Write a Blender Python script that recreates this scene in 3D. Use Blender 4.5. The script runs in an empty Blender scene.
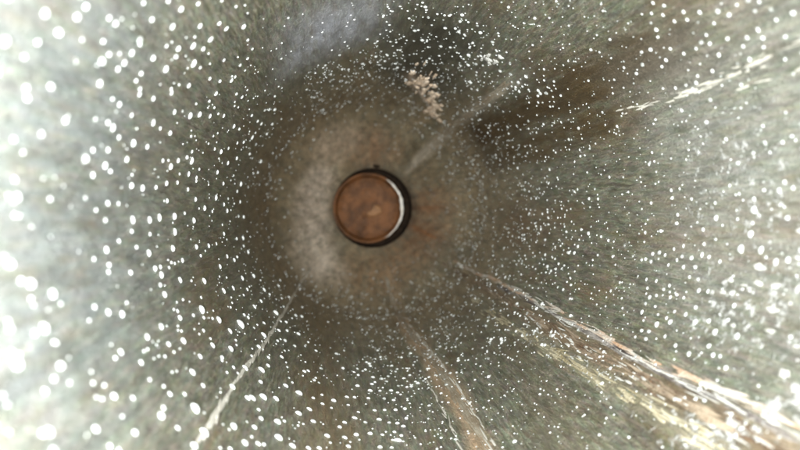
import bpy, math, random
import numpy as np
from mathutils import Vector, Matrix

# ---------------------------------------------------------------- camera, light, exposure
MM = 0.001
scene = bpy.context.scene
cam_data = bpy.data.cameras.new("camera")
cam = bpy.data.objects.new("camera", cam_data)
scene.collection.objects.link(cam)
scene.camera = cam
cam.location = Vector((-13.0, 0.0, 233.0)) * MM
look = Vector((64.0, -17.0, -600.0)).normalized()
side = look.cross(Vector((0, 1, 0))).normalized()
cam.rotation_euler = Matrix((side, side.cross(look), -look)).transposed().to_euler()
cam_data.sensor_width = 36.0
cam_data.lens = 27.0
cam_data.clip_start = 0.001
cam_data.clip_end = 10.0
cam_data.dof.use_dof = True
cam_data.dof.focus_distance = 0.105
cam_data.dof.aperture_fstop = 26.0

world = bpy.data.worlds.new("World")
scene.world = world
world.use_nodes = True
bg = world.node_tree.nodes["Background"]
bg.inputs[0].default_value = (0.86, 0.95, 1.0, 1)
bg.inputs[1].default_value = 1.2

def area_lamp(name, loc, aim, size, power, colour):
    ld = bpy.data.lights.new(name, 'AREA')
    ld.shape = 'DISK'
    ld.size = size * MM
    ld.energy = power
    ld.color = colour
    lo = bpy.data.objects.new(name, ld)
    lo.location = Vector(loc) * MM
    lo.rotation_euler = (Vector(aim) - Vector(loc)).to_track_quat('-Z', 'Y').to_euler()
    scene.collection.objects.link(lo)
    return lo

area_lamp("torch_lamp", (-20.5, -3, 229), (4, 1, 0), 6, 0.28, (0.95, 0.985, 0.99))

scene.view_settings.view_transform = 'Standard'
scene.view_settings.look = 'None'
scene.view_settings.exposure = 0.4
scene.view_settings.gamma = 1.0
scene.view_settings.use_curve_mapping = False
scene.cycles.max_bounces = 8
scene.cycles.diffuse_bounces = 5
scene.cycles.glossy_bounces = 5
scene.cycles.sample_clamp_indirect = 4.0

# ---------------------------------------------------------------- measured tables
# droplets: angle round the tube (degrees), height above the bottom (mm), width (mm)
DROPS=[(-142.78,168.25,1.8),(-146.05,130.36,2.62),(-139.14,170.56,1.43),(-7.95,166.76,1.66),(-155.77,146.25,1.83),(149.69,157.04,1.51),(-139.42,174.41,1.15),(-133.66,152,1.6),(-125.28,157.86,1.49),(-0.36,168.39,1.39),(-7.76,170.1,1.35),(-177.92,165.04,1.29),(168.43,140.93,1.72),(-134.47,139.32,1.79),(-131.43,148.78,1.61),(-126.39,153.36,1.53),(-151.17,140.51,1.69),(-147.38,162.34,1.29),(-134.8,163.76,1.27),(-122.76,137.17,1.78),(-96.44,144.54,1.68),(-138.52,121.93,2.01),(-4.93,168.09,1.25),(-153.04,159.3,1.26),(-178.14,148.21,1.43),(-178.06,155.22,1.31),(147.35,160.44,1.21),(158.96,148.49,1.41),(-121.91,157.84,1.3),(-151.89,186.48,0.77),(173.39,173.32,0.97),(154.21,164.39,1.11),(167.32,172.89,0.96),(147.84,168.7,1.03),(143.77,156.74,1.23),(-161.37,138.56,1.53),(-144.07,143.92,1.46),(-138.82,154.44,1.29),(-138.47,144.62,1.45),(-134.7,153.35,1.31),(-131.48,165.24,1.12),(-138.7,99.26,2.2),(-128.27,145.84,1.44),(-121.86,145.82,1.45),(-9.63,172.67,1.09),(-9.03,174.33,1.06),(-24.19,162.16,1.26),(-24.31,170.17,1.13),(-166.63,157.95,1.2),(-177.69,159.22,1.17),(-174.71,148.6,1.34),(-162.83,158.82,1.17),(171.06,151.38,1.26),(-156.31,128.68,1.63),(-157.83,164.01,1.07),(163.92,161.9,1.09),(168.65,166.65,1.01),(-171.22,150.78,1.25),(-157.7,169.1,0.96),(-158.07,176.43,0.84),(157.57,144.49,1.31),(-173.45,173.25,0.87),(-171.45,160.88,1.05),(155.6,174.28,0.85),(-163.04,173.1,0.87),(-164.14,150.74,1.2),(149.83,164.06,0.99),(-147.94,150.04,1.19),(-147.07,138.31,1.36),(-148.36,156.97,1.09),(-119.26,141.73,1.34),(-117.9,145.95,1.28),(-2.06,161.51,1.12),(-27.34,154.69,1.22),(-24.87,166.44,1.05),(-147.88,181.65,0.73),(157.55,174.93,0.8),(144.75,169.49,0.88),(176.03,165.54,0.93),(-164.24,176.01,0.78),(176.25,161.82,0.97),(154.11,169.11,0.86),(171.69,167.78,0.87),(136.09,150.25,1.12),(-179.97,129.15,1.41),(-176.83,137.16,1.3),(-126.84,137.75,1.32),(-112.68,132.55,1.41),(-114.15,149.14,1.18),(-154.38,164.3,0.92),(153.82,154.47,1.02),(143.87,162.35,0.91),(176.84,119.71,1.47),(-170.17,137.64,1.24),(-156.01,108.8,1.62),(-138.08,130.47,1.35),(-130.13,155.97,1.02),(-130.82,159.76,0.97),(-129.01,163.13,0.92),(-115.89,154.39,1.05),(-109.77,147.39,1.15),(-106.82,145.01,1.18),(153.54,97.41,1.77),(3.15,172.43,0.87),(-10.06,159.49,1.04),(-1.73,173.56,0.86),(-25.84,157.31,1.07),(-30.79,163.95,0.98),(-18.94,167.87,0.93),(-157.15,156.65,0.98),(175.09,175.91,0.71),(158.86,175.73,0.71),(153.7,179.85,0.65),(149.54,173.83,0.72),(164.37,154.69,0.96),(160.08,155.61,0.94),(139.68,154.71,0.96),(145.83,137.77,1.17),(151.06,141.32,1.12),(163.18,122.3,1.36),(-162.8,124.31,1.34),(-146.17,112.64,1.5),(-106.84,137.79,1.21),(-29.21,167.92,0.88),(169.34,148.24,1.03),(-143.28,174.52,0.72),(160.54,168.6,0.77),(157.16,159.29,0.89),(171.73,141.36,1.11),(159.94,164.33,0.81),(174.75,152.31,0.95),(170.91,173.09,0.7),(-168.02,147.07,1.02),(-147.8,171.18,0.73),(-154.91,173.35,0.7),(178.44,151.53,0.95),(168.53,161.96,0.82),(154.57,119.76,1.32),(177.76,135.71,1.13),(170.99,93.16,1.64),(-155.26,120.7,1.32),(-144.5,149.72,0.98),(-144.11,162.13,0.83),(-154.16,95.79,1.62),(-133.31,134.91,1.16),(-133.39,144.22,1.05),(-118.34,155.94,0.92),(-109.67,141.19,1.11),(-108.98,150.24,1),(-104.98,119.48,1.37),(-101.04,121.1,1.35),(-103.14,143.23,1.09),(-100.09,136.32,1.17),(-101.23,147.93,1.03),(-17.64,160.59,0.93),(-23.15,164.61,0.88),(-27.85,166.55,0.85),(-25.76,149.77,1.05),(163.53,172.75,0.69),(168.49,170.89,0.71),(-147.09,174.35,0.68),(-151.56,178.56,0.62),(140.4,157.93,0.85),(-168.91,167.88,0.72),(156.35,138.51,1.04),(154.05,130.39,1.13),(-179.1,108.15,1.38),(-168.68,92.15,1.56),(-162.97,90.1,1.59),(-169.52,128.92,1.15),(-147.52,92.86,1.56),(-111.03,143.85,1.02),(-93.89,138.53,1.09),(1.72,168.41,0.78),(-21.81,150.09,0.99),(38.54,169.39,0.76),(31.29,175.42,0.69),(26.26,162.53,0.84),(29.82,168.48,0.77),(171.46,176.51,0.6),(146.55,125.68,1.11),(165.5,113.17,1.24),(169.29,121.11,1.16),(-171.82,113.78,1.24),(-164.7,115.56,1.22),(-162.67,109.8,1.29),(-145.63,103.7,1.36),(-134.71,109.85,1.3),(-23.25,159.73,0.83),(-30.21,160.67,0.82),(-168.19,157.5,0.78),(-174.54,169.68,0.63),(-149.07,186.11,0.47),(153.7,181.33,0.5),(-171.07,173.19,0.59),(174.21,146.99,0.85),(-170.04,173.65,0.58),(170.24,155.13,0.76),(-174.98,159.41,0.72),(175.45,140.87,0.9),(141.71,166.8,0.64),(149.51,147.85,0.82),(172.18,136.22,0.94),(162.83,105.47,1.24),(-151.99,109.48,1.21),(-145.58,122.76,1.08),(-133.65,169.04,0.63),(-143.87,71.59,1.59),(-134.13,131.03,1.01),(-140.4,114.89,1.17),(-121.27,122.27,1.1),(-115.81,136.43,0.97),(-108.68,128.14,1.05),(-100.01,142.9,0.91),(159.38,71.12,1.58),(-4.62,158.97,0.79),(-10.29,161.01,0.77),(-13.25,156.01,0.82),(-17.38,162.48,0.75),(-29.23,157.69,0.8),(-21.91,167.74,0.7),(-28.9,169.07,0.69),(44.65,163.92,0.72),(33.03,159.19,0.77),(-145.86,168.05,0.63),(156.76,180.53,0.49),(175.85,156.75,0.73),(148.71,177.15,0.52),(164.3,168.97,0.6),(-158.6,156.34,0.72),(159.71,169.01,0.59),(-179.71,175.01,0.53),(-172.47,176.41,0.51),(-156.73,183.6,0.44),(166.29,141.86,0.82),(172.22,113.78,1.08),(178.81,111.6,1.1),(177.63,91.62,1.29),(-140.92,148.48,0.78),(-118.61,135.76,0.91),(-102.04,125.96,1.01),(-100.02,116.52,1.1),(-100.83,132.04,0.95),(-97.88,131.16,0.96),(-96.7,141.18,0.87),(-1.55,152.87,0.79),(-11.18,150.87,0.81),(-11.92,154.1,0.78),(-8.58,155.06,0.77),(-7.68,159.54,0.73),(-10.93,163.33,0.69),(-18.01,153.91,0.78),(-20.52,155.06,0.77),(-25.26,156.12,0.76),(40.06,167.24,0.64),(38.42,166.94,0.65),(35.45,177.37,0.55),(31.64,178.1,0.55),(29.64,172.49,0.6),(164.34,158.93,0.64),(150.97,167.37,0.55),(163.25,127.77,0.89),(173.04,136.07,0.81),(-179.03,122.8,0.93),(-169.15,100.46,1.12),(-169.43,122.32,0.94),(-151.81,150.06,0.7),(-133.57,98.33,1.16),(-119.67,104.71,1.11),(-108.4,132.3,0.88),(-105.6,134.5,0.86),(-97.45,137.18,0.84),(-98.38,147.52,0.75),(1.06,161.27,0.66),(4.51,164.18,0.64),(-9.51,152.86,0.74),(-13.38,152.28,0.74),(-17.81,147.59,0.78),(-17.65,150.37,0.76),(-15.19,157.9,0.69),(-23.38,157.18,0.7),(43.05,165.18,0.61),(43.03,162.36,0.64),(41.56,163.9,0.63),(39.34,164.89,0.62),(35.54,170.33,0.57),(36.65,174.67,0.54),(34.78,161.21,0.65),(25.13,176.99,0.52),(26.7,158.19,0.68),(179.25,169.26,0.53),(-152.61,163.96,0.57),(139.07,138.3,0.77),(-153.09,167.01,0.52),(149.34,153.95,0.61),(158.28,110.38,0.96),(156.76,104.38,1),(-151.44,115.32,0.92),(-144.06,150.59,0.65),(-137.07,70.77,1.28),(-130.87,84.29,1.18),(-127.61,99.9,1.06),(-131.34,113.09,0.95),(-130.53,124.82,0.86),(-122.42,124.1,0.87),(-119.02,126.05,0.85),(-94.32,119.61,0.92),(-94.68,130.74,0.83),(-91.86,130,0.84),(-95.27,137.28,0.78),(140.06,93.39,1.09),(129.52,-27.15,2.05),(-10.79,149.32,0.71),(-13.23,147.49,0.72),(-12.82,158.65,0.63),(-11.01,157.37,0.64),(-29.49,153.73,0.67),(-31.38,154.02,0.67),(39.65,161.07,0.6),(35.71,172.96,0.51),(37.15,171.87,0.52),(31.61,180.26,0.45),(33.38,166.87,0.56),(27.06,172.51,0.51),(36.49,157.59,0.63),(-155.88,150.9,0.59),(-111.73,99.36,0.98),(-106.28,127.12,0.78),(-99.25,111.55,0.9),(-96.48,112.07,0.9),(-97.17,124.94,0.8),(-103.99,138.75,0.7),(-92.38,134.81,0.73),(-95.13,142.51,0.67),(3.47,174.39,0.46),(-15.29,159.88,0.57),(-21.21,161.22,0.56),(29.74,175.5,0.45),(32,170.95,0.48),(34.25,154.02,0.6),(34.4,176.32,0.44),(-178.78,142.49,0.62),(156.59,160.06,0.47),(136.71,144.78,0.57),(144.13,147.16,0.55),(141.61,139.13,0.61),(-177.01,94.45,0.9),(-176.6,86.89,0.95),(-165.77,93.95,0.91),(-167.63,136.04,0.63),(-147.02,124.18,0.71),(-131.98,104.57,0.85),(-128.46,80.31,1.01),(-127.61,111.47,0.8),(-109.46,109.76,0.82),(-94.41,125.39,0.73),(-99.44,101.02,0.89),(-93.74,109.82,0.83),(-117.17,116.41,0.78),(148.07,110.11,0.8),(147.42,96,0.89),(141.86,98.58,0.88),(144.26,83.98,0.97),(-11.35,147.6,0.6),(-2.82,168.28,0.46),(-21.01,151.63,0.57),(-23.56,149.73,0.59),(27.48,163.41,0.49),(27.41,166.28,0.47),(33.54,178.18,0.39),(135.61,157.65,0.44),(147.14,130.38,0.6),(154.22,114.39,0.69),(163.02,144.67,0.51),(161.19,116.74,0.68),(171.51,81.28,0.89),(173.86,96.79,0.8),(-144.33,138.78,0.56),(-141.55,152.18,0.48),(-133.68,117.52,0.69),(-127.91,128.06,0.63),(-104.25,111.84,0.73),(-97.89,120.39,0.68),(-101.35,106.48,0.76),(-92.43,120.77,0.68),(147.88,101.36,0.77),(143.36,101.96,0.77),(154.74,89,0.84),(148.61,82.51,0.88),(1.28,145.74,0.55),(4.16,151.35,0.52),(3.34,170.07,0.41),(32.72,163.05,0.44),(34.21,168.27,0.41),(41.4,161.02,0.45),(32.64,165.52,0.43),(32.08,157.7,0.47),(38.13,160.43,0.45),(-167.5,154.07,0.42),(145.99,161.63,0.37),(159.16,92.07,0.73),(-163.12,105.6,0.67),(-152.06,127.21,0.55),(-144.72,90.47,0.75),(-144.8,63.39,0.89),(-139.6,80.5,0.8),(-142.2,124,0.57),(-104.23,106.94,0.68),(-91.46,116.52,0.63),(-88.85,117.47,0.63),(-126.51,132.97,0.53),(-113.27,136.69,0.51),(159.08,91.55,0.74),(165.43,77.24,0.81),(164.27,70.05,0.85),(-19.31,163.47,0.4),(141.3,134.89,0.45),(149.39,124.02,0.49),(159.01,129.44,0.47),(-174.78,114.2,0.54),(-159.03,122.42,0.5),(-151.1,90.31,0.66),(-137.19,86.79,0.68),(-115.9,66.72,0.77),(-123.96,106.38,0.59),(-129.43,68.37,0.76),(-136.57,129.67,0.48),(159.29,51.29,0.83),(157.55,14.11,1),(153.02,55.91,0.81),(120.64,73.91,0.73),(154.94,158.08,0.29),(165.55,135.16,0.38),(162.72,133.21,0.39),(178.4,99.72,0.52),(-170.61,84.08,0.58),(-160.35,127.44,0.41),(-131.96,90.13,0.57),(-104.92,83.22,0.6),(-108.74,93.67,0.56),(135.68,65.29,0.66),(145.81,120.26,0.37),(-110.67,62.19,0.57),(-124.03,67.1,0.44)]
STROKES={
 'scratch_pale':[(-134.72,-18.24),(-135.63,90.16),(-137.32,128.42),(-138.68,148.63),(-138.81,161.54),(-139.02,170.32)],
 'lower_streak':[(-77.98,11.20),(-78.40,59.00),(-76.90,91.13),(-75.97,112.66),(-75.97,134.69),(-76.78,150.80)],
 'lower_line':[(-81.86,112.75),(-81.73,126.91),(-81.77,139.46),(-82.13,148.97)],
 'seam_top':[(-33.61,81.84),(-34.35,124.34),(-35.44,149.14),(-35.12,168.49),(-34.36,183.03)],
 'seam_dark':[(-34.37,106.78),(-35.61,142.54),(-36.31,158.21),(-35.83,172.49),(-35.85,183.68)],
 'seam_brown':[(-37.65,53.26),(-39.67,124.42),(-39.69,152.40),(-39.04,168.89),(-39.27,182.37)],
 'seam_low':[(-46.10,107.42),(-45.01,143.65),(-44.30,161.63),(-44.18,176.61)],
 'upper_scratch':[(25.30,145.26),(24.52,154.71),(24.98,164.83),(25.75,171.30),(26.45,179.22)],
 'beam':[(43.96,-56.47),(46.56,20.37),(48.14,93.16),(48.69,128.91),(49.02,150.35)],
 'brown':[(38.61,1.59),(35.95,107.70),(35.04,153.81),(34.88,174.30)],
 'brown2':[(24.35,8.66),(23.20,115.14),(25.30,153.78)],
 'dark':[(63.23,-6.46),(77.56,94.86),(81.28,132.61)],
 'haze':[(116.73,108.52),(115.31,118.22),(111.90,136.92)],
 'rustl':[(-122.54,39.35),(-117.45,101.37),(-113.38,153.28)],
 'rustr':[(-8.48,14.11),(-6.53,96.03),(-6.54,148.68)],
 'rustlr':[(-55.47,24.73),(-53.50,125.56),(-61.79,156.71)],
 'lime1':[(-20.58,157.40),(-18.56,168.81),(-17.41,177.38)],
 'lime2':[(-45.98,167.63),(-41.70,175.87),(-32.13,180.99)],
 'lime3':[(6.83,148.54),(3.09,175.20)],
 'crust':[(79.25,76.91),(73.95,65.33),(68.27,56.51),(62.19,48.48),(60.34,35.95),(49.55,30.11)],
 'crust2':[(60.56,115.12),(57.22,113.94)],
 'left':[(178.42,158.85),(177.63,182.28),(178.02,190.30)],
}

R = 35.0
rng = np.random.default_rng(11)
random.seed(11)

# ---------------------------------------------------------------- node helpers
def mat(name):
    m = bpy.data.materials.new(name)
    m.use_nodes = True
    nt = m.node_tree
    return m, nt, nt.nodes["Principled BSDF"]

def N(nt, kind, **kw):
    n = nt.nodes.new(kind)
    for k, v in kw.items():
        setattr(n, k, v)
    return n

def setin(nt, sock, v):
    if hasattr(v, 'is_output'):
        nt.links.new(v, sock)
    else:
        sock.default_value = v

def math_n(nt, op, a, b=0.0, clamp=False):
    n = N(nt, 'ShaderNodeMath', operation=op, use_clamp=clamp)
    setin(nt, n.inputs[0], a)
    setin(nt, n.inputs[1], b)
    return n.outputs[0]

def ramp(nt, v, lo, hi, a=0.0, b=1.0):
    n = N(nt, 'ShaderNodeMapRange', interpolation_type='SMOOTHSTEP')
    setin(nt, n.inputs[0], v)
    for i, q in enumerate((lo, hi, a, b)):
        n.inputs[i + 1].default_value = q
    return n.outputs[0]

def mix(nt, f, a, b):
    n = N(nt, 'ShaderNodeMix', data_type='RGBA')
    setin(nt, n.inputs[0], f)
    setin(nt, n.inputs[6], a)
    setin(nt, n.inputs[7], b)
    return n.outputs[2]

def coords(nt, scale=(1, 1, 1)):
    tc = N(nt, 'ShaderNodeTexCoord')
    mp = N(nt, 'ShaderNodeMapping')
    mp.inputs['Scale'].default_value = [1000 * s for s in scale]
    nt.links.new(tc.outputs['Object'], mp.inputs['Vector'])
    return mp.outputs[0]

def noise(nt, vec, scale, detail=3.0, rough=0.55):
    n = N(nt, 'ShaderNodeTexNoise')
    n.inputs['Scale'].default_value = scale
    n.inputs['Detail'].default_value = detail
    n.inputs['Roughness'].default_value = rough
    nt.links.new(vec, n.inputs['Vector'])
    return n.outputs[0]

def bump(nt, height, dist, strength, prev=None):
    n = N(nt, 'ShaderNodeBump')
    n.inputs['Distance'].default_value = dist * MM
    n.inputs['Strength'].default_value = strength
    setin(nt, n.inputs['Height'], height)
    if prev is not None:
        nt.links.new(prev, n.inputs['Normal'])
    return n.outputs[0]

# ---------------------------------------------------------------- materials
def wall_material(name, tint, metallic=0.42):
    m, nt, b = mat(name)
    iso = coords(nt)
    stre = coords(nt, (1, 1, 0.2))
    big = noise(nt, stre, 0.16, 4)
    mid = noise(nt, coords(nt, (1, 1, 0.13)), 2.2, 4, 0.75)
    fine = noise(nt, coords(nt, (1, 1, 0.45)), 3.6, 3, 0.8)
    dark, light, warm = tint
    c = mix(nt, ramp(nt, mid, 0.27, 0.74), dark, light)
    c = mix(nt, ramp(nt, big, 0.48, 0.68, 0, 0.6), c, warm)
    c = mix(nt, ramp(nt, fine, 0.55, 0.78, 0, 0.45), c, (0.50, 0.50, 0.46, 1))
    c = mix(nt, ramp(nt, fine, 0.45, 0.25, 0, 0.5), c, (0.05, 0.05, 0.04, 1))
    tcn = N(nt, 'ShaderNodeTexNoise')
    tcn.inputs['Scale'].default_value = 1.5
    tcn.inputs['Detail'].default_value = 4
    tcn.inputs['Roughness'].default_value = 0.75
    nt.links.new(stre, tcn.inputs['Vector'])
    hue = N(nt, 'ShaderNodeMix', data_type='RGBA', blend_type='OVERLAY')
    hue.inputs[0].default_value = 0.38
    nt.links.new(c, hue.inputs[6])
    nt.links.new(tcn.outputs['Color'], hue.inputs[7])
    c = hue.outputs[2]
    blotch = noise(nt, coords(nt, (1, 1, 0.3)), 0.5, 6, 0.75)
    # stains and painted light with their own outline, broken up by noise
    at = N(nt, 'ShaderNodeAttribute', attribute_name='stain_and_light')
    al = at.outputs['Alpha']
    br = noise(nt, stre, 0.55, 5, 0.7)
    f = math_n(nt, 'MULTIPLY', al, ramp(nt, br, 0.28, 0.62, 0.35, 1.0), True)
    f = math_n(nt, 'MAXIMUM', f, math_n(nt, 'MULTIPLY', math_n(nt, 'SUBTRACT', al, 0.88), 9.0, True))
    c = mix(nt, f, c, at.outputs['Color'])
    dk = N(nt, 'ShaderNodeMix', data_type='RGBA', blend_type='MULTIPLY')
    dk.inputs[0].default_value = 1.0
    nt.links.new(c, dk.inputs[6])
    nt.links.new(ramp(nt, blotch, 0.30, 0.70, 0.72, 1.28), dk.inputs[7])
    c = dk.outputs[2]
    lm = N(nt, 'ShaderNodeAttribute', attribute_name='lime')
    ln = noise(nt, iso, 0.75, 5, 0.7)
    lf = math_n(nt, 'ADD', math_n(nt, 'MULTIPLY', lm.outputs['Fac'], 0.42), ln)
    lf = ramp(nt, lf, 0.72, 0.84)
    lf = math_n(nt, 'MULTIPLY', lf, ramp(nt, lm.outputs['Fac'], 0.0, 0.2))
    c = mix(nt, lf, c, (0.55, 0.55, 0.52, 1))
    nt.links.new(c, b.inputs['Base Color'])
    mt = math_n(nt, 'MULTIPLY', math_n(nt, 'SUBTRACT', 1.0, math_n(nt, 'MAXIMUM', math_n(nt, 'MULTIPLY', f, 0.8), lf)), metallic)
    nt.links.new(mt, b.inputs['Metallic'])
    nt.links.new(ramp(nt, mid, 0.25, 0.75, 0.36, 0.6), b.inputs['Roughness'])
    nb = bump(nt, fine, 0.5, 1.0)
    nb = bump(nt, mid, 0.6, 0.6, nb)
    nb = bump(nt, lf, 0.2, 0.8, nb)
    nb = bump(nt, blotch, 1.2, 0.5, nb)
    nt.links.new(nb, b.inputs['Normal'])
    return m

M_WALL = wall_material("wet_galvanised_metal", ((0.105, 0.10, 0.066, 1), (0.292, 0.284, 0.215, 1), (0.175, 0.13, 0.07, 1)))
M_BASE = M_WALL

def lumpy_material(name, cols, scale=0.6, metallic=0.0, rough=0.6, bd=0.3):
    m, nt, b = mat(name)
    v = coords(nt, (1, 1, 0.3))
    iso = coords(nt)
    n1 = noise(nt, v, scale, 4, 0.6)
    n2 = noise(nt, iso, 2.2, 3, 0.7)
    c = mix(nt, ramp(nt, n1, 0.35, 0.65), cols[0], cols[1])
    c = mix(nt, ramp(nt, n2, 0.5, 0.72, 0, 0.8), c, cols[2])
    nt.links.new(c, b.inputs['Base Color'])
    b.inputs['Metallic'].default_value = metallic
    b.inputs['Roughness'].default_value = rough
    nt.links.new(bump(nt, n2, bd, 0.8, bump(nt, n1, bd * 2, 0.6)), b.inputs['Normal'])
    return m

M_RUST = lumpy_material("orange_rust", ((0.08, 0.032, 0.011, 1), (0.20, 0.08, 0.027, 1), (0.30, 0.145, 0.058, 1)), 0.22, 0.0, 0.4, 0.6)
M_SEAM_PALE = lumpy_material("pale_orange_rust", ((0.48, 0.46, 0.41, 1), (0.40, 0.24, 0.14, 1), (0.60, 0.55, 0.46, 1)), 0.5, 0.1, 0.5)
M_SEAM_DARK = lumpy_material("dark_corroded_metal", ((0.05, 0.04, 0.036, 1), (0.34, 0.31, 0.28, 1), (0.13, 0.10, 0.085, 1)), 0.55, 0.2, 0.5)
M_SEAM_BROWN = lumpy_material("brown_rust", ((0.08, 0.05, 0.03, 1), (0.36, 0.29, 0.21, 1), (0.2, 0.12, 0.065, 1)), 0.55, 0.1, 0.55)
M_SEAM_YELLOW = lumpy_material("yellowish_limescale", ((0.22, 0.18, 0.10, 1), (0.42, 0.38, 0.27, 1), (0.5, 0.46, 0.36, 1)), 0.4)
M_LIME = lumpy_material("white_limescale", ((0.36, 0.355, 0.32, 1), (0.52, 0.51, 0.47, 1), (0.56, 0.54, 0.50, 1)), 0.6)
M_PEACH = lumpy_material("peach_limescale", ((0.58, 0.43, 0.30, 1), (0.80, 0.66, 0.52, 1), (0.72, 0.56, 0.42, 1)), 0.9)
M_SCRATCH = lumpy_material("scraped_metal", ((0.46, 0.44, 0.38, 1), (0.64, 0.61, 0.54, 1), (0.55, 0.50, 0.42, 1)), 0.5, 0.3, 0.45, 0.1)
M_DULL = lumpy_material("dull_brown_film", ((0.24, 0.19, 0.13, 1), (0.36, 0.32, 0.25, 1), (0.42, 0.38, 0.31, 1)), 0.4, 0.3, 0.5, 0.15)

m, nt, b = mat("water_bead")
v = coords(nt)
oi = N(nt, 'ShaderNodeObjectInfo')
tone = math_n(nt, 'ADD', noise(nt, v, 0.8, 1), math_n(nt, 'MULTIPLY', oi.outputs['Random'], 0.15))
nt.links.new(mix(nt, ramp(nt, tone, 0.32, 0.66), (0.30, 0.31, 0.29, 1), (0.80, 0.82, 0.79, 1)), b.inputs['Base Color'])
b.inputs['Roughness'].default_value = 0.10
b.inputs['Transmission Weight'].default_value = 0.25
b.inputs['IOR'].default_value = 1.33
b.inputs['Coat Weight'].default_value = 0.6
b.inputs['Coat Roughness'].default_value = 0.05
M_DROP = m

# ---------------------------------------------------------------- mesh helpers
def link(name, mesh, material, parent=None):
    o = bpy.data.objects.new(name, mesh)
    mesh.materials.clear()
    mesh.materials.append(material)
    scene.collection.objects.link(o)
    if parent is not None:
        o.parent = parent
    return o

def mesh_from(name, verts, faces, smooth=True):
    me = bpy.data.meshes.new(name)
    me.from_pydata([tuple(q) for q in verts], [], [tuple(f) for f in faces])
    if smooth:
        me.polygons.foreach_set('use_smooth', np.ones(len(me.polygons), dtype=bool))
    me.update()
    return me

def grid_faces(nu, nv, wrap):
    """quads of a grid stored row by row (nv rows of nu), wrapped round in u"""
    cu = nu if wrap else nu - 1
    j, i = np.meshgrid(np.arange(nv - 1), np.arange(cu), indexing='ij')
    i2 = (i + 1) % nu
    return np.stack([j * nu + i, j * nu + i2, (j + 1) * nu + i2, (j + 1) * nu + i], -1).reshape(-1, 4)

def sm(x):
    x = np.clip(x, 0, 1)
    return x * x * (3 - 2 * x)

def wobble(x, period, seed):
    """smooth one-dimensional noise in -1..1"""
    r = np.random.default_rng(seed)
    k = np.floor(x / period).astype(int)
    t = sm(x / period - k)
    tab = r.uniform(-1, 1, 4096)
    return tab[k % 4096] * (1 - t) + tab[(k + 1) % 4096] * t

def stroke_angle(name, z):
    p = sorted(STROKES[name], key=lambda q: q[1])
    return np.interp(z, [q[1] for q in p], [q[0] for q in p])

def empty(name, label, category):
    o = bpy.data.objects.new(name, None)
    o.empty_display_size = 0.01
    scene.collection.objects.link(o)
    o['label'] = label
    o['category'] = category
    return o

# ---------------------------------------------------------------- the tube
tube = empty("metal_tube", "grey galvanised metal tube seen from inside, beaded with water and streaked with rust", "tube")

Z0, Z1 = 38.0, 216.0
nu, nv = 720, 460
zs = np.concatenate([np.linspace(Z0, Z1, nv), [217.0, 217.6, 217.0, 215.5, 100.0, -8.0]])
rs = np.concatenate([np.full(nv, R), [35.25, 36.2, 37.2, 37.6, 37.6, 37.6]])
th = np.linspace(-math.pi, math.pi, nu, endpoint=False)
rr, tt = np.meshgrid(rs, th, indexing='ij')
zz = np.repeat(zs[:, None], nu, 1)
V = np.stack([rr * np.cos(tt), rr * np.sin(tt), zz], -1).reshape(-1, 3)
Fc = grid_faces(nu, len(zs), True)[:, ::-1]
wall_me = mesh_from("wall", V * MM, Fc)
wall = link("wall", wall_me, M_WALL, tube)

TH = np.degrees(tt).ravel()
ZZ = zz.ravel()
stain_and_light = np.zeros((len(TH), 4))
lime = np.zeros(len(TH))

def arc(a, b):
    return ((a - b + 180) % 360 - 180) * math.pi / 180 * R

def paint(name, width, colour, strength, fade=25, grow=0.0, offset=0.0, top=None):
    """lay colour along a streak: width in mm, fading at its ends"""
    p = STROKES[name]
    lo, hi = min(q[1] for q in p), max(q[1] for q in p)
    hi = top if top else hi + (30 if hi > 150 else 0)
    c = stroke_angle(name, ZZ) + offset
    w = width * (1 + grow * np.clip((ZZ - lo) / max(hi - lo, 1), 0, 1)) * (1 + 0.25 * wobble(ZZ, 14, len(name)))
    k = sm(1.25 - np.abs(arc(TH, c)) / w) * (sm((ZZ - 40) / fade) if lo < 45 else sm((ZZ - lo) / fade + 0.5)) * sm((hi - ZZ) / fade + 0.5) * strength
    global stain_and_light
    a0 = stain_and_light[:, 3]
    a = a0 + k - a0 * k
    t = np.where(a > 1e-6, k / np.maximum(a, 1e-6), 0)[:, None]
    stain_and_light[:, :3] = stain_and_light[:, :3] * (1 - t) + np.array(colour) * t
    stain_and_light[:, 3] = a

def lay_lime(name, width, strength, fade=15):
    p = STROKES[name]
    lo, hi = min(q[1] for q in p), max(q[1] for q in p)
    hi = hi + (25 if hi > 165 else 0)
    k = sm(1.3 - np.abs(arc(TH, stroke_angle(name, ZZ))) / width) * sm((ZZ - lo) / fade + 0.5) * sm((hi - ZZ) / fade + 0.5) * strength
    global lime
    lime = np.maximum(lime, k)

paint('dark', 13.0, (0.035, 0.032, 0.02), 0.97, 35)  # dark olive and brown bands running up the wall
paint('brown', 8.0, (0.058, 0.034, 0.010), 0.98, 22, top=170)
paint('brown2', 4.5, (0.07, 0.044, 0.015), 0.9, 25, top=150)
paint('haze', 11.5, (0.42, 0.43, 0.475), 0.97, 30)  # soft reflection on the metal, painted into the wall colour
paint('rustl', 8, (0.17, 0.11, 0.05), 0.5, 40)
paint('rustr', 9.0, (0.15, 0.085, 0.04), 0.75, 50, top=100)
paint('lime3', 24.0, (0.34, 0.345, 0.32), 0.5, 28)
paint('rustlr', 5.0, (0.12, 0.095, 0.055), 0.5, 40)
paint('lower_streak', 2.6, (0.42, 0.29, 0.18), 0.92, 12, 0.0, -0.5, top=175)
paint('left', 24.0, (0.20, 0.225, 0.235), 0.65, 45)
paint('seam_brown', 2.6, (0.17, 0.115, 0.065), 0.85, 20)
paint('seam_low', 2.0, (0.30, 0.26, 0.17), 0.6, 20)
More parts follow.
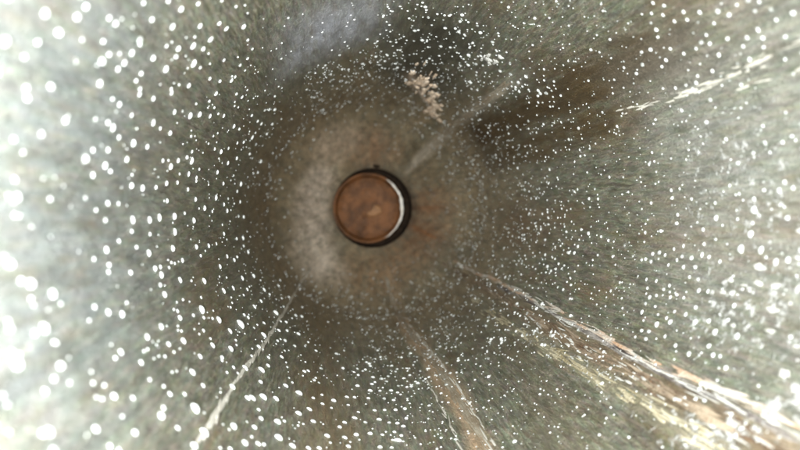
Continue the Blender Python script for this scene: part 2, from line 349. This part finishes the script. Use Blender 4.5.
paint('beam', 1.8, (0.34, 0.31, 0.26), 0.7, 30, top=115)
paint('crust', 3.5, (0.30, 0.22, 0.15), 0.75, 20)
paint('crust', 1.3, (0.55, 0.44, 0.34), 0.85, 12)
lay_lime('lime1', 8.0, 0.5)
lay_lime('lime2', 5.0, 0.6)
lay_lime('lime3', 12.0, 0.42, 30)
lay_lime('seam_low', 3.0, 0.4, 20)
kk = sm((115 - ZZ) / 75) * 0.75  # low wall painted browner, and lighter to make up for dim grazing light
a0 = stain_and_light[:, 3]
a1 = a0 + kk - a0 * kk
stain_and_light[:, :3] = (stain_and_light[:, :3] * a0[:, None] + np.array((0.36, 0.275, 0.165)) * (kk * (1 - a0))[:, None]) / np.maximum(a1, 1e-6)[:, None]
stain_and_light[:, 3] = a1
ca = wall_me.color_attributes.new('stain_and_light', 'FLOAT_COLOR', 'POINT')
ca.data.foreach_set('color', stain_and_light.astype(np.float32).ravel())
la = wall_me.attributes.new('lime', 'FLOAT', 'POINT')
la.data.foreach_set('value', lime.astype(np.float32))

# rounded base with the socket for the plug
prof = [(35.0, 38.0)]
for k in range(1, 33):
    u = k / 32
    prof.append((15.4 + 19.6 * (1 - u * u), 38 * (1 - u)))
# refine the profile so that stains have somewhere to sit
pr = np.array(prof)
seg = np.concatenate([[0], np.cumsum(np.hypot(*np.diff(pr, axis=0).T))])
ss = np.unique(np.concatenate([seg, np.linspace(0, seg[-1], 200)]))
br_, bz_ = np.interp(ss, seg, pr[:, 0]), np.interp(ss, seg, pr[:, 1])
nb = 360
th2 = np.linspace(-math.pi, math.pi, nb, endpoint=False)
r2, t2 = np.meshgrid(br_, th2, indexing='ij')
z2 = np.repeat(bz_[:, None], nb, 1)
shift = 1.2 * np.clip((24 - r2) / 7, 0, 1)
wv = (0.5 * wobble(np.degrees(t2) + 180, 18, 5) + 0.3 * wobble(np.degrees(t2) + 180, 5, 6)) * 0.8 * np.clip((r2 - 15.5) / 4, 0, 1) * np.clip((33 - r2) / 5, 0, 1)
xb, yb = r2 * np.cos(t2), r2 * np.sin(t2)
wv = wv + sum(a * np.sin(p * xb + q * yb + c) for (p, q, c, a) in ((0.42, 0.31, 0.4, 0.3), (-0.36, 0.55, 2.0, 0.3), (0.8, -0.62, 1.1, 0.2), (1.3, 0.9, 3.0, 0.14), (-1.1, 1.7, 5.0, 0.12))) * np.clip((r2 - 15.5) / 4, 0, 1) * np.clip((33 - r2) / 5, 0, 1)
VB = np.stack([r2 * np.cos(t2) + shift, r2 * np.sin(t2), z2 + wv], -1).reshape(-1, 3)
base_me = mesh_from("base", VB * MM, grid_faces(nb, len(ss), True))
base = link("base", base_me, M_BASE, tube)
bs = np.zeros((len(VB), 4))
ang = np.degrees(t2).ravel()
rad = r2.ravel()
def blot(a0, aw, r0, rw, colour, strength):
    d = np.hypot(((ang - a0 + 180) % 360 - 180) / aw, (rad - r0) / rw)
    k = np.clip(sm(1.3 - d) * strength * (0.8 + 0.22 * wobble(ang + 180, 5, int(abs(a0)) + 3) + 0.22 * wobble(ang + 180, 13, int(abs(a0)) + 9)), 0, 1)
    t = (k / np.maximum(bs[:, 3] + k - bs[:, 3] * k, 1e-6))[:, None]
    bs[:, :3] = bs[:, :3] * (1 - t) + np.array(colour) * t
    bs[:, 3] = bs[:, 3] + k - bs[:, 3] * k
blot(0, 2000, 30, 40, (0.36, 0.275, 0.165), 0.78)
blot(-15, 60, 21, 10, (0.24, 0.115, 0.05), 0.9)
blot(-88, 38, 24, 9, (0.30, 0.175, 0.09), 0.85)
blot(92, 36, 22, 8, (0.33, 0.185, 0.10), 0.85)
blot(40, 26, 26, 9, (0.12, 0.09, 0.045), 0.85)
blot(178, 50, 22, 7, (0.70, 0.58, 0.47), 0.95)
blot(-138, 30, 27, 7, (0.72, 0.61, 0.49), 0.95)
blot(120, 24, 27, 6, (0.56, 0.43, 0.31), 0.85)
blot(46, 5, 27, 10, (0.50, 0.43, 0.34), 0.8)
blot(-77, 6, 27, 9, (0.42, 0.27, 0.15), 0.8)
blot(10, 70, 14.5, 4.0, (0.05, 0.03, 0.017), 0.9)  # dark edge next to the plug: its shadow painted into the base
blot(95, 35, 14.5, 3.0, (0.08, 0.045, 0.025), 0.7)
blot(175, 80, 14.5, 2.5, (0.2, 0.115, 0.06), 0.6)
cb = base_me.color_attributes.new('stain_and_light', 'FLOAT_COLOR', 'POINT')
cb.data.foreach_set('color', bs.astype(np.float32).ravel())
lb = base_me.attributes.new('lime', 'FLOAT', 'POINT')
lb.data.foreach_set('value', np.zeros(len(VB), dtype=np.float32))

def surf_r(z):
    return float(np.interp(z, bz_[::-1], br_[::-1])) if z < 38 else R

def surf_frame(deg, z):
    """point, tangent, up-slope and inward normal on the inside of the tube"""
    a = math.radians(deg)
    q = surf_r(z)
    sl = (surf_r(z + 0.5) - surf_r(z - 0.5)) if z < 38.5 else 0.0
    t = np.array((-math.sin(a), math.cos(a), 0.0))
    ax = np.array((sl * math.cos(a), sl * math.sin(a), 1.0))
    ax /= np.linalg.norm(ax)
    return np.array((q * math.cos(a), q * math.sin(a), z)), t, ax, np.cross(ax, t) * -1.0 if np.dot(np.cross(ax, t), (math.cos(a), math.sin(a), 0)) > 0 else np.cross(ax, t)

# rusted socket round the plug, painted near black as the gap's shade
M_BLACK = lumpy_material("black_rust_and_gap_shade", ((0.018, 0.012, 0.008, 1), (0.035, 0.022, 0.014, 1), (0.05, 0.032, 0.02, 1)), 0.6, 0.0, 0.9)
M_BLACK.node_tree.nodes["Principled BSDF"].inputs['Specular IOR Level'].default_value = 0.1
sp_ = [(17.2, -2.5), (16.2, -1.4), (15.55, 0.0), (15.3, 0.15), (15.2, -0.2), (15.1, -1.0), (15.1, -2.0), (15.05, -3.5), (15.0, -7.0), (10, -7.1), (4, -7.1), (0.02, -7.1)]
t4 = np.linspace(-math.pi, math.pi, 160, endpoint=False)
vs4 = []
for k, (q, z) in enumerate(sp_):
    w4 = 0.12 * wobble(np.degrees(t4) + 180, 11, 60) * (k < 5)
    vs4.append(np.stack([(q + w4) * np.cos(t4) + 1.2, (q + w4) * np.sin(t4), np.full(160, z)], -1))
socket = link("socket", mesh_from("socket", np.concatenate(vs4) * MM, grid_faces(160, len(sp_), True)), M_BLACK, tube)
socket['label'] = "dark gap round the plug"

# ---------------------------------------------------------------- raised streaks along the wall
def ridge(name, label, stroke, material, half, height, seed, lo=None, hi=None, off=0.0, ragged=0.35, patchy=0.0, rows=260, cols=11):
    p = STROKES[stroke]
    a = min(q[1] for q in p) if lo is None else lo
    e = max(q[1] for q in p) + 6 if hi is None else hi
    a = max(a, 39.0)
    z = np.linspace(a, e, rows)
    c = np.radians(stroke_angle(stroke, z) + off) + 0.35 * half / R * wobble(z, 9, seed)
    ends = np.minimum(sm((z - a) / 10), sm((e - z) / 6))
    wl = half * (1 + ragged * wobble(z, 5, seed + 1) + ragged * 0.8 * wobble(z, 1.7, seed + 2)) * (0.25 + 0.75 * ends)
    wr = half * (1 + ragged * wobble(z, 5, seed + 3) + ragged * 0.8 * wobble(z, 1.7, seed + 4)) * (0.25 + 0.75 * ends)
    pt = sm(0.5 + (1.2 * wobble(z, 7, seed + 5) + 0.5 * wobble(z, 2.3, seed + 6) + 0.9 - 2.2 * patchy) * 1.2) if patchy else np.ones(rows)
    verts = []
    for k in range(cols):
        s = -1 + 2 * k / (cols - 1)
        w = np.where(s < 0, wl, wr)
        bell = (1 - s * s) ** 0.8
        h = height * bell * ends * pt * (1 + 0.45 * wobble(z + 31 * k, 2.2, seed + 7 + k)) - 0.06 * (1 - bell) - 0.12 * (1 - pt)
        t = c + s * w / R
        verts.append(np.stack([(R - h) * np.cos(t), (R - h) * np.sin(t), z], -1))
    vv = np.stack(verts, 1).reshape(-1, 3)
    o = link(name, mesh_from(name, vv * MM, grid_faces(cols, rows, False)), material, tube)
    o['label'] = label
    return o

def flake(r, seg=9):
    """flat ragged scale with a thin edge"""
    rad = r.uniform(0.55, 1.15, seg)
    v = [(0, 0, 1.0)]
    for (q, h) in ((0.55, 0.9), (0.95, 0.35), (1.05, -0.5)):
        for k in range(seg):
            t = 2 * math.pi * k / seg
            v.append((0.5 * q * rad[k] * math.cos(t), 0.5 * q * rad[k] * math.sin(t), h * r.uniform(0.8, 1.2)))
    f = [(0, 1 + k, 1 + (k + 1) % seg) for k in range(seg)]
    for j in range(2):
        for k in range(seg):
            k2 = (k + 1) % seg
            f.append((1 + j * seg + k, 1 + (j + 1) * seg + k, 1 + (j + 1) * seg + k2, 1 + j * seg + k2))
    return np.array(v), f

def scale_run(name, label, stroke, material, count, lo, hi, spread, wid, length, high, seed, off=0.0):
    """a broken run of flat scales lying along a streak"""
    r = np.random.default_rng(seed)
    vs, fs, b0 = [], [], 0
    for _ in range(count):
        z = lo + (hi - lo) * r.random()
        deg = float(stroke_angle(stroke, z)) + off + r.normal(0, spread) * 180 / math.pi / R + 0.25 * float(wobble(np.array([z]), 17, seed)[0])
        v, f = flake(r)
        p, t, ax, n = surf_frame(deg, z)
        ax = ax + t * r.normal(0, 0.06)
        sc = np.array([r.uniform(*wid), r.uniform(*length), r.uniform(*high)])
        vs.append((v * sc) @ np.array([t, ax, n]) + p)
        fs += [tuple(q + b0 for q in face) for face in f]
        b0 += len(v)
    o = link(name, mesh_from(name, np.concatenate(vs) * MM, fs), material, tube)
    o['label'] = label
    return o

scale_run("scratch", "long pale scratch at lower left", 'scratch_pale', M_SCRATCH, 230, 22, 198, 0.10, (0.2, 0.55), (2, 9), (0.04, 0.13), 20)
scale_run("scratch", "dull grey scrape running up and right from the plug", 'beam', M_DULL, 110, 10, 108, 0.45, (0.3, 1.0), (3, 12), (0.03, 0.1), 60)
scale_run("scratch", "thin pale line beside the lower rust streak", 'lower_line', M_SCRATCH, 40, 112, 162, 0.12, (0.15, 0.4), (1.5, 6), (0.04, 0.1), 75)
W1, L1, H1 = (0.14, 0.55), (3.0, 15.0), (0.03, 0.10)
scale_run("rust_streak", "soft tan streak running down from the base", 'lower_streak', M_DULL, 190, 12, 172, 0.45, (0.2, 0.8), (3, 13), (0.03, 0.09), 80)
scale_run("rust_streak", "pale edge of the lower streak", 'lower_streak', M_SCRATCH, 70, 60, 165, 0.22, (0.2, 0.6), (2, 8), (0.05, 0.14), 90, 1.9)
scale_run("rust_streak", "pale orange strand of the right-hand rust seam", 'seam_top', M_SEAM_PALE, 140, 24, 196, 0.26, W1, L1, H1, 100)
scale_run("rust_streak", "chalky white strand along the top of the right-hand rust seam", 'seam_top', M_LIME, 60, 110, 196, 0.18, (0.12, 0.4), (2, 9), H1, 110, -1.3)
scale_run("rust_streak", "dark corroded strand of the right-hand rust seam", 'seam_dark', M_SEAM_DARK, 80, 80, 196, 0.2, W1, L1, H1, 120, -0.6)
scale_run("rust_streak", "brown strand of the right-hand rust seam", 'seam_brown', M_SEAM_BROWN, 150, 14, 196, 0.5, W1, L1, H1, 140)
scale_run("rust_streak", "chalky specks between the strands of the rust seam", 'seam_brown', M_LIME, 80, 110, 196, 0.8, (0.12, 0.5), (0.6, 5), H1, 150, -1.0)
scale_run("rust_streak", "yellowish chalky strand under the right-hand rust seam", 'seam_low', M_SEAM_YELLOW, 130, 70, 196, 0.6, (0.12, 0.6), (1.5, 9), H1, 160)
scale_run("scratch", "chalky white scratch at upper right", 'upper_scratch', M_SCRATCH, 60, 142, 194, 0.3, (0.12, 0.45), (0.8, 4.0), (0.02, 0.07), 170)
scale_run("scratch", "short chalky scratch below the long upper right one", 'upper_scratch', M_SCRATCH, 12, 168, 186, 0.2, (0.15, 0.5), (0.8, 3), (0.03, 0.09), 180, -3.2)

# ---------------------------------------------------------------- water beads
def bead(seed, seg=12, squash=0.37, rough=0.08):
    """unit-width bead sitting on z = 0"""
    r = np.random.default_rng(seed)
    ph = r.uniform(0, 6.28, 4)
    v = [(0, 0, squash)]
    for lat in (24, 46, 68, 90, 104):
        a = math.radians(lat)
        for k in range(seg):
            t = 2 * math.pi * k / seg
            q = 1 + rough * (math.sin(2 * t + ph[0]) + 0.7 * math.sin(3 * t + ph[1]))
            v.append((0.5 * math.sin(a) * math.cos(t) * q, 0.5 * math.sin(a) * math.sin(t) * q, squash * math.cos(a)))
    f = [(0, 1 + k, 1 + (k + 1) % seg) for k in range(seg)]
    for j in range(4):
        for k in range(seg):
            k2 = (k + 1) % seg
            f.append((1 + j * seg + k, 1 + (j + 1) * seg + k, 1 + (j + 1) * seg + k2, 1 + j * seg + k2))
    return np.array(v), f

def wall_frame(deg, z):
    a = math.radians(deg)
    n = Vector((-math.cos(a), -math.sin(a), 0))
    t = Vector((-math.sin(a), math.cos(a), 0))
    ax = n.cross(t)
    p = Vector((R * math.cos(a), R * math.sin(a), z))
    return p, t, ax, n

drop_meshes = []
for k in range(6):
    v, f = bead(200 + k)
    drop_meshes.append(mesh_from("droplet", v * MM, f))

big, small = [], []
for d in DROPS:
    if 42 < d[1]:
        (big if len(big) < 300 else small).append(d)
for i, (deg, z, w) in enumerate(big):
    p, t, ax, n = wall_frame(deg, z)
    o = link("droplet", drop_meshes[i % 6], M_DROP, tube)
    w *= 0.74
    ly = random.uniform(0.65, 0.95)
    hz = random.uniform(0.65, 0.95)
    M3 = Matrix((t * w, ax * w * ly, n * w * hz)).transposed().to_4x4()
    M3.translation = p * MM
    o.matrix_local = M3

# the many small beads nobody could pick apart
known = np.array([(d[0] * math.pi / 180 * R, d[1]) for d in DROPS])
def free(deg, z, gap):
    d = np.hypot((known[:, 0] - deg * math.pi / 180 * R), (known[:, 1] - z) * 0.5)
    return d.min() > gap
for deg, z in zip(rng.uniform(-180, 180, 9000), rng.uniform(38, 200, 9000)):
    left = abs(deg) > 100 and not (95 < deg < 125)
    if left and rng.random() < (0.62 if z < 185 else 0.4):
        continue
    if z < 80 and rng.random() < 0.6 - (z - 38) / 70:
        continue
    if 98 < deg < 128 and z > 100 and rng.random() < 0.7:
        continue
    if not free(deg, z, 0.7):
        continue
    w = float(np.clip(rng.lognormal(-0.98, 0.42), 0.15, 0.9))
    if left:
        w *= 0.75
    if not left and z > 130:
        w *= 0.68
    small.append((deg, z, w * min(1, 0.4 + z / 180)))
low = [(float(a), float(z), float(rng.uniform(0.3, 0.75))) for a, z in zip(rng.uniform(-180, 180, 520), 46 - 28 * rng.random(520) ** 1.3)]
small += low
small += [(float(a), float(z), float(rng.uniform(0.25, 0.55))) for a, z in zip(rng.uniform(-115, 75, 420), 42 - 34 * rng.random(420) ** 1.2)]
small += [(float((180 + rng.normal(0, 38) + 180) % 360 - 180), float(rng.uniform(172, 204)), float(rng.uniform(0.35, 0.8))) for _ in range(45)]
protos = [bead(300 + k, 9, 0.38, 0.1) for k in range(8)]
vs, fs, base_i = [], [], 0
for i, (deg, z, w) in enumerate(small):
    v, f = protos[i % 8]
    p, t, ax, n = surf_frame(deg, z)
    A = np.array([t, ax, n])
    sc = np.array([1, rng.uniform(0.8, 1.2), rng.uniform(0.8, 1.1)]) * w
    vs.append((v * sc) @ A + np.array(p))
    fs += [tuple(q + base_i for q in face) for face in f]
    base_i += len(v)
fine = link("fine_droplets", mesh_from("fine_droplets", np.concatenate(vs) * MM, fs), M_DROP, tube)
fine['kind'] = "stuff"
fine['label'] = "fine beads of water scattered between the larger droplets"

# crusts of limescale: flat ragged crumbs
def crumbs(name, label, spots, material, seed):
    r = np.random.default_rng(seed)
    vs, fs, b0 = [], [], 0
    for (deg, z, w, ln, h) in spots:
        v, f = flake(r, 11)
        v = v * np.array([w, ln, h])
        p, t, ax, n = wall_frame(deg, z)
        vs.append(v @ np.array([t, ax, n]) + np.array(p))
        fs += [tuple(q + b0 for q in face) for face in f]
        b0 += len(v)
    o = link(name, mesh_from(name, np.concatenate(vs) * MM, fs), material, tube)
    o['label'] = label
    return o
rc = np.random.default_rng(77)
sp = []
zc = [q[1] for q in STROKES['crust']]
for k in range(75):
    u = rc.uniform(0, len(zc) - 1)
    i = int(u)
    fr = u - i
    a0, a1 = STROKES['crust'][i], STROKES['crust'][i + 1]
    sp.append((a0[0] * (1 - fr) + a1[0] * fr + rc.normal(0, 2.6), max(40, a0[1] * (1 - fr) + a1[1] * fr + 8 + rc.normal(0, 5)), rc.uniform(0.4, 2.1), rc.uniform(2, 9), rc.uniform(0.12, 0.45)))
crumbs("mineral_deposit", "peach coloured crust above the plug", sp, M_PEACH, 1)
c2 = STROKES['crust2']
sp = [(rc.uniform(57, 62), rc.normal(114.5, 2.0), rc.uniform(0.6, 1.6), rc.uniform(1, 4), rc.uniform(0.15, 0.4)) for k in range(12)]
crumbs("mineral_deposit", "small white crust at the top", sp, M_LIME, 2)
sp = []
for k in range(30):
    sp.append((rc.normal(-14, 7), rc.uniform(162, 192), rc.uniform(0.25, 1.0), rc.uniform(0.5, 2.4), rc.uniform(0.03, 0.10)))
crumbs("mineral_deposit", "chalky white crust at the right edge", sp, M_LIME, 3)

# ---------------------------------------------------------------- the plug
plug = empty("rusty_plug", "round rusty brown plug with a bright right rim, at the far end of the tube", "plug")
plug.location = Vector((-0.3, 0.0, -7.0)) * MM
plug.rotation_euler = (0, math.radians(-2.0), 0)
PR = 13.6
pp = [(13.4, 0.0), (PR, 0.3), (PR, 8.2), (13.4, 8.75), (13.0, 8.9), (12.6, 8.4), (12.3, 7.2), (11.6, 5.6), (10, 4.4), (7, 3.4), (4.5, 3.2), (3.2, 3.7), (2.0, 4.2), (1.0, 4.4), (0.02, 4.4)]
pr = np.array(pp)
seg = np.concatenate([[0], np.cumsum(np.hypot(*np.diff(pr, axis=0).T))])
ss = np.unique(np.concatenate([seg, np.linspace(0, seg[-1], 90)]))
pr_, pz_ = np.interp(ss, seg, pr[:, 0]), np.interp(ss, seg, pr[:, 1])
np_ = 160
th3 = np.linspace(-math.pi, math.pi, np_, endpoint=False)
r3, t3 = np.meshgrid(pr_, th3, indexing='ij')
x3, y3 = r3 * np.cos(t3), r3 * np.sin(t3)
lump = 0.0
for (kx, ky, ph, am) in ((0.5, 0.3, 0.3, 0.16), (-0.35, 0.62, 1.7, 0.14), (0.9, -0.7, 2.2, 0.09), (1.5, 1.1, 0.9, 0.06), (-1.3, 1.9, 4.0, 0.05)):
    lump = lump + am * np.sin(kx * x3 + ky * y3 + ph)
z3 = np.repeat(pz_[:, None], np_, 1) + lump * (np.repeat(pz_[:, None], np_, 1) > 3.0)
V3 = np.stack([x3, y3, z3], -1).reshape(-1, 3)
link("disc", mesh_from("disc", V3 * MM, grid_faces(np_, len(ss), True)), M_RUST, plug)

# pale lip along the right of the disc, colouring in the rim's highlight
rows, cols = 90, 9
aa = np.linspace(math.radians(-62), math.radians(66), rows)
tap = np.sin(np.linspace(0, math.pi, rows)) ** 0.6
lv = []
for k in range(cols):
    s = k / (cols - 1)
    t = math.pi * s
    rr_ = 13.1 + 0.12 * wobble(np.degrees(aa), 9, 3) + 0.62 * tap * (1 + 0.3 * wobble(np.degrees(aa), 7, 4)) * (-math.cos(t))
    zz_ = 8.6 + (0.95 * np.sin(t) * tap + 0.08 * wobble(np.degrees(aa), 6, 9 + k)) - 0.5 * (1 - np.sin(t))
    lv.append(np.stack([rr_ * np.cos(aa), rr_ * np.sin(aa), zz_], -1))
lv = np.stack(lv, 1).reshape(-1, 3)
M_LIP = lumpy_material("painted_rim_highlight", ((0.76, 0.72, 0.64, 1), (0.84, 0.82, 0.78, 1), (0.74, 0.62, 0.5, 1)), 0.4, 0.1, 0.35, 0.1)
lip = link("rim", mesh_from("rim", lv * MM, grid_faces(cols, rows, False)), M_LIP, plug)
lip['label'] = "rim on the right side of the plug, painted pale as its highlight"

v, f = bead(911, 14, 1.0, 0.12)
v = v * np.array([7.5, 6.0, 0.9]) + np.array([1.6, -0.6, 3.6])
boss = link("centre_lump", mesh_from("centre_lump", v * MM, f), lumpy_material("tan_rust_highlight", ((0.18, 0.085, 0.032, 1), (0.30, 0.15, 0.062, 1), (0.22, 0.11, 0.05, 1)), 0.5), plug)  # plug's centre highlight painted in as paler rust
boss['label'] = "paler lump in the middle of the plug"

# small dark nick at the top edge of the socket
v, f = bead(901, 12, 1.0, 0.15)
v = v * np.array([5.0, 3.6, 0.9]) + np.array([2.6, 17.6, 0.7])
nick = link("rust_lump", mesh_from("rust_lump", v * MM, f), M_BLACK, tube)
nick['label'] = "small dark lump at the top edge of the plug"
